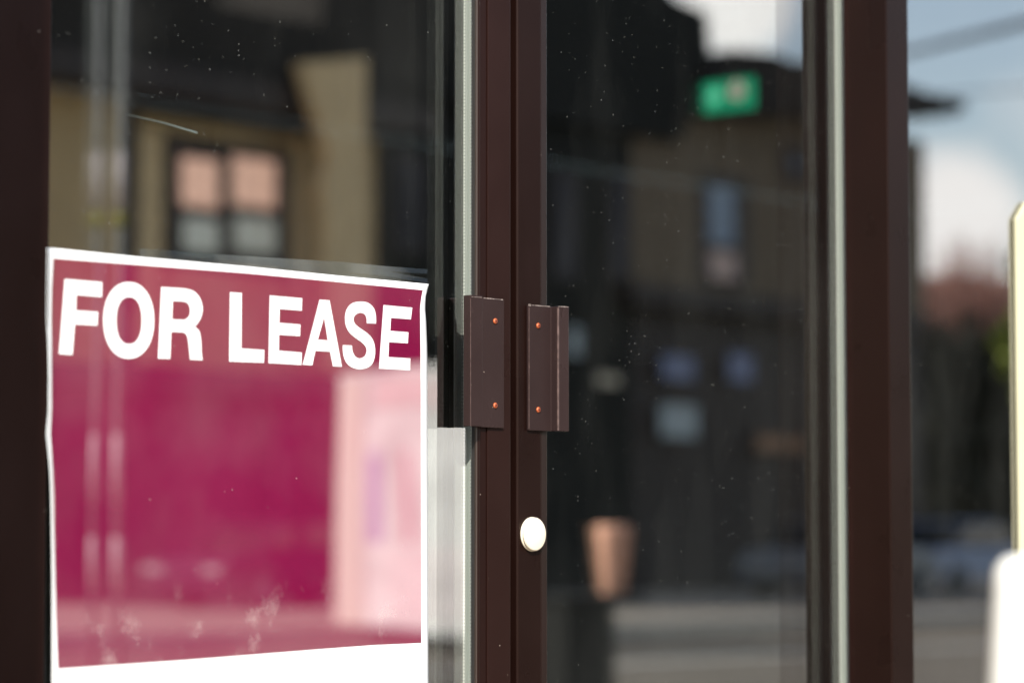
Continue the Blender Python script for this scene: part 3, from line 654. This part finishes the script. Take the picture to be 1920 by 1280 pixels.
# utility poles
M_pole = mat('galvanised_pole', (0.30, 0.31, 0.29), 0.6, 0.0, 0.4, 0.15, 2); M_sleeve = mat('pale_sleeve', (0.75, 0.68, 0.66), 0.6); M_yel = mat('yellow_tag', (0.40, 0.38, 0.05), 0.6)
DPo = 4.6
for i, (px, rr_) in enumerate(((178, 0.009), (222, 0.011))):
    x = RX(px, DPo); po = thing('street_pole', ('thinner' if i == 0 else 'thicker')+' slim steel pole of the pair beyond the kerb', 'pole', (x, -DPo, -0.15), 'pair of street poles')
    b = B(); tube(b, (x, -DPo, -0.149), (x, -DPo, 3.2), rr_); obj('shaft', b, M_pole, po, 0, True)
    for y0, y1 in ((285, 400), (822, 940), (1000, 1110)):
        b = B(); tube(b, (x, -DPo, RZ(y1, px, DPo)), (x, -DPo, RZ(y0, px, DPo)), rr_+0.0015); obj('sleeve', b, M_sleeve, po, 0, True)
    b = B(); tube(b, (x, -DPo, RZ(425, px, DPo)), (x, -DPo, RZ(398, px, DPo)), rr_+0.002); obj('tag_band', b, M_yel, po, 0, True)
# planter on a dark plinth
DPt = 7.0
M_terra = mat('terracotta', (0.98, 0.52, 0.35), 0.8, 0, 0.2, 0.06, 6)
px_ = RX(1152, DPt); zb_ = RZ(1115, 1150, DPt); zt_ = RZ(984, 1150, DPt); rt = (RX(1194, DPt)-RX(1110, DPt))/2*0.52
pt = thing('terracotta_planter', 'tapered terracotta planter on a dark plinth out in the street', 'planter', (px_, -DPt, zb_))
b = B(); lathe(b, ((rt*0.60, zb_), (rt*0.66, zb_+0.01), (rt*0.96, zt_-0.05), (rt*1.0, zt_-0.02), (rt*0.94, zt_), (rt*0.84, zt_), (rt*0.8, zt_-0.03)), Matrix.Translation((px_, -DPt, 0)), 32); obj('pot', b, M_terra, pt, 0, True)
pl = thing('plinth', 'dark square plinth carrying the terracotta planter', 'plinth', (px_-0.1, -DPt, -0.15))
boxo('block', M_black, pl, RX(1028, DPt), RX(1118, DPt), -DPt-0.13, -DPt+0.12, -0.149, zb_-0.031)
boxo('cap', M_black, pl, RX(1024, DPt), RX(1166, DPt), -DPt-0.14, -DPt+0.13, zb_-0.03, zb_-0.0008)

# overhead cables
M_cab = mat('cable', (0.05, 0.06, 0.07), 0.6)
for (a0_, a1_, D0_, r_, lb) in (((1650, 112), (1990, 26), 20.0, 0.075, 'thick dark overhead cable slung above the street'), ((1650, 186), (1990, 162), 24.0, 0.022, 'thin lower overhead cable slung above the street')):
    p_, q_ = refl(*a0_, 36.5), refl(*a1_, D0_); d_ = (q_-p_)
    b = B(); tube(b, p_, q_+d_*1.5, r_); tag(obj('overhead_cable', b, M_cab, None, 0, True), lb, 'cable', 'overhead cables')
# brick terrace, hedge and trees far down the street
M_rb = mat('red_brick', (0.30, 0.18, 0.145), 0.9, 0, 0.2, 0.15, 1)
D3 = 62.0
rb = thing('red_terrace', 'row of red brick gables far down the street', 'terrace', (RX(1830, D3), -D3, 0))
zt3 = RZ(540, 1820, D3)
for k, (x0, x1, y0) in enumerate(((1738, 1768, 525), (1772, 1806, 548), (1810, 1846, 515), (1849, 1880, 540), (1884, 1960, 520))):
    b = B(); a_, c_ = RX(x0, D3), RX(x1, D3); zz = RZ(y0, x0, D3)
    slab(b, [(a_, 0.001), (c_, 0.001), (c_, zz-2.2), ((a_+c_)/2+1, zz), ((a_+c_)/2-1, zz), (a_, zz-2.2)], -D3-8, -D3); obj('gable', b, M_rb, rb)
M_leaf = mat('dark_foliage', (0.036, 0.036, 0.024), 0.8, 0, 0.2, 0.4, 3); M_leafb = mat('spring_foliage', (0.16, 0.19, 0.035), 0.7, 0, 0.2, 0.4, 3)
M_bark = mat('bark', (0.07, 0.05, 0.035), 0.9)
def leaves(n, f, size):
    b = B()
    for _ in range(n):
        c = Vector(f()); q = Vector((random.gauss(0, 1), random.gauss(0, 1), random.gauss(0, 1))).normalized(); u_ = q.orthogonal().normalized(); v_ = q.cross(u_); s_ = size*random.uniform(0.5, 1.3)
        b.faces.new([b.verts.new(c+u_*s_), b.verts.new(c+v_*s_*0.6), b.verts.new(c-u_*s_), b.verts.new(c-v_*s_*0.6)])
    return b
D4 = 44.0
hx0, hx1 = RX(1742, D4), RX(2050, D4); hz = RZ(575, 1850, D4)
hg = leaves(9000, lambda: (random.uniform(hx0, hx1), -D4-random.uniform(0, 3.0), random.uniform(0.0, hz*(0.85+0.15*random.random()))), 0.22)
ho = thing('tall_hedge', 'tall dark hedge in front of the red brick gables', 'hedge', ((hx0+hx1)/2, -D4-1.5, 0))
obj('foliage', hg, M_leaf, ho)
boxo('hedge_core', M_leaf, ho, hx0+0.4, hx1-0.4, -D4-2.6, -D4-0.5, 0.0, hz*0.86)
def tree(px, D, ztop, rad, m, lb, n=5000):
    x = RX(px, D); t_ = thing('street_tree', lb, 'tree', (x, -D, 0), 'trees down the street')
    b = B(); tube(b, (x, -D, 0.0), (x+0.1, -D, ztop*0.6), 0.16, 0.08)
    for k in range(7):
        a = k*0.9; z0 = ztop*(0.35+0.05*k); tube(b, (x+0.06, -D, z0), (x+rad*0.7*math.cos(a), -D+rad*0.7*math.sin(a), z0+ztop*0.25), 0.05, 0.015)
    obj('trunk', b, M_bark, t_, 0, True)
    cl = [(Vector((x, -D, ztop*0.68))+Vector((random.gauss(0, rad*0.45), random.gauss(0, rad*0.45), random.gauss(0, ztop*0.13))), rad*random.uniform(0.25, 0.5)) for _ in range(26)]
    def f():
        c, r_ = random.choice(cl); return c+Vector((random.gauss(0, 1), random.gauss(0, 1), random.gauss(0, 1))).normalized()*r_*random.random()**0.4
    obj('crown', leaves(n, f, 0.10), m, t_)
tree(1962, 21.0, 5.6, 0.55, M_leafb, 'yellow-green young tree at the right beside the cream board')
tree(2150, 30.0, 7.5, 2.0, M_leaf, 'dark green tree beyond the young yellow-green one')
M_twig = mat('bare_twigs', (0.26, 0.12, 0.09), 0.9)
def bare_tree(px, D, py, sp, lb):
    x = RX(px, D); zt = RZ(py, px, D); t_ = thing('bare_tree', lb, 'tree', (x, -D, 0), 'trees down the street')
    b = B(); tube(b, (x, -D, 0), (x, -D, zt*0.45), 0.15, 0.09); obj('trunk', b, M_twig, t_, 0, True)
    b = B()
    for k in range(70):
        z0 = zt*random.uniform(0.36, 0.6); a = random.uniform(0, 6.28); q_ = sp*random.random()**0.6
        p1 = Vector((x+0.25*q_*math.cos(a), -D+0.25*q_*math.sin(a), z0)); p2 = Vector((x+q_*math.cos(a), -D+q_*math.sin(a), z0+(zt-z0)*random.uniform(0.6, 1.0)))
        tube(b, (x, -D, zt*0.35), p1, 0.06, 0.04, 6); tube(b, p1, p2, 0.04, 0.012, 6)
        for _ in range(3):
            m_ = p1.lerp(p2, random.uniform(0.3, 0.8)); tube(b, m_, m_+Vector((random.uniform(-0.7, 0.7), random.uniform(-0.7, 0.7), random.uniform(0.4, 1.2))), 0.02, 0.008, 5)
    obj('branches', b, M_twig, t_, 0, True)
bare_tree(1775, 46.0, 452, 1.5, 'bare reddish tree nearest the brick house'); bare_tree(1838, 48.0, 430, 1.6, 'bare reddish tree before the middle brick gable')
# parked cars, side on to the doors
M_tyre = mat('tyre', (0.02, 0.02, 0.02), 0.8); M_rim = mat('alloy', (0.16, 0.16, 0.16), 0.6, 0.0); M_cg = mat('car_glass', (0.02, 0.025, 0.03), 0.05, 0, 0.8); M_hl = mat('headlamp', (0.36, 0.36, 0.36), 0.3)
def car(x, y, m, lb):
    c = thing('parked_car', lb, 'car', (x, y, 0.0), 'cars parked across the road')
    z = 0.0
    b = B(); slab(b, [(x+u_, z+v_) for u_, v_ in ((-2.1, 0.30), (-2.15, 0.62), (-2.0, 0.86), (-1.2, 0.94), (1.25, 0.96), (2.0, 0.82), (2.15, 0.55), (2.1, 0.30))], y-0.85, y+0.85); obj('body', b, m, c, 0.06)
    b = B(); slab(b, [(x+u_, z+v_) for u_, v_ in ((-1.35, 0.941), (-0.75, 1.40), (0.55, 1.43), (1.25, 0.961))], y-0.74, y+0.74); obj('cabin_glass', b, M_cg, c, 0.05)
    b = B(); slab(b, [(x+u_, z+v_) for u_, v_ in ((-0.80, 1.401), (-0.70, 1.45), (0.50, 1.47), (0.60, 1.431))], y-0.72, y+0.72); obj('roof', b, m, c, 0.02)
    for sx in (-1.3, 1.32):
        for sy in (-0.80, 0.80):
            b = B(); tube(b, (x+sx, y+sy-0.10, z+0.32), (x+sx, y+sy+0.10, z+0.32), 0.32, None, 28); wh = obj('wheel', b, M_tyre, c, 0.02)
            b = B(); tube(b, (x+sx, y+sy-0.105, z+0.32), (x+sx, y+sy+0.105, z+0.32), 0.20, None, 20); obj('rim', b, M_rim, wh)
    for sy in (-0.6, 0.6): boxo('headlight', M_hl, c, x-2.16, x-2.08, y+sy-0.17, y+sy+0.17, z+0.60, z+0.74)
car(RX(1600, 29.5), -29.8, mat('grey_car_paint', (0.22, 0.23, 0.25), 0.3, 0.3), 'grey car parked before the taupe brick house')
car(RX(1800, 29.5)+0.3, -29.8, mat('blue_car_paint', (0.22, 0.27, 0.40), 0.3, 0.3), 'blue-grey car parked in front of the tall hedge')
car(RX(560, 29.5), -29.8, mat('plum_car_paint', (0.06, 0.03, 0.05), 0.9, 0.0, 0.1), 'plum car parked before the cream clapboard house')
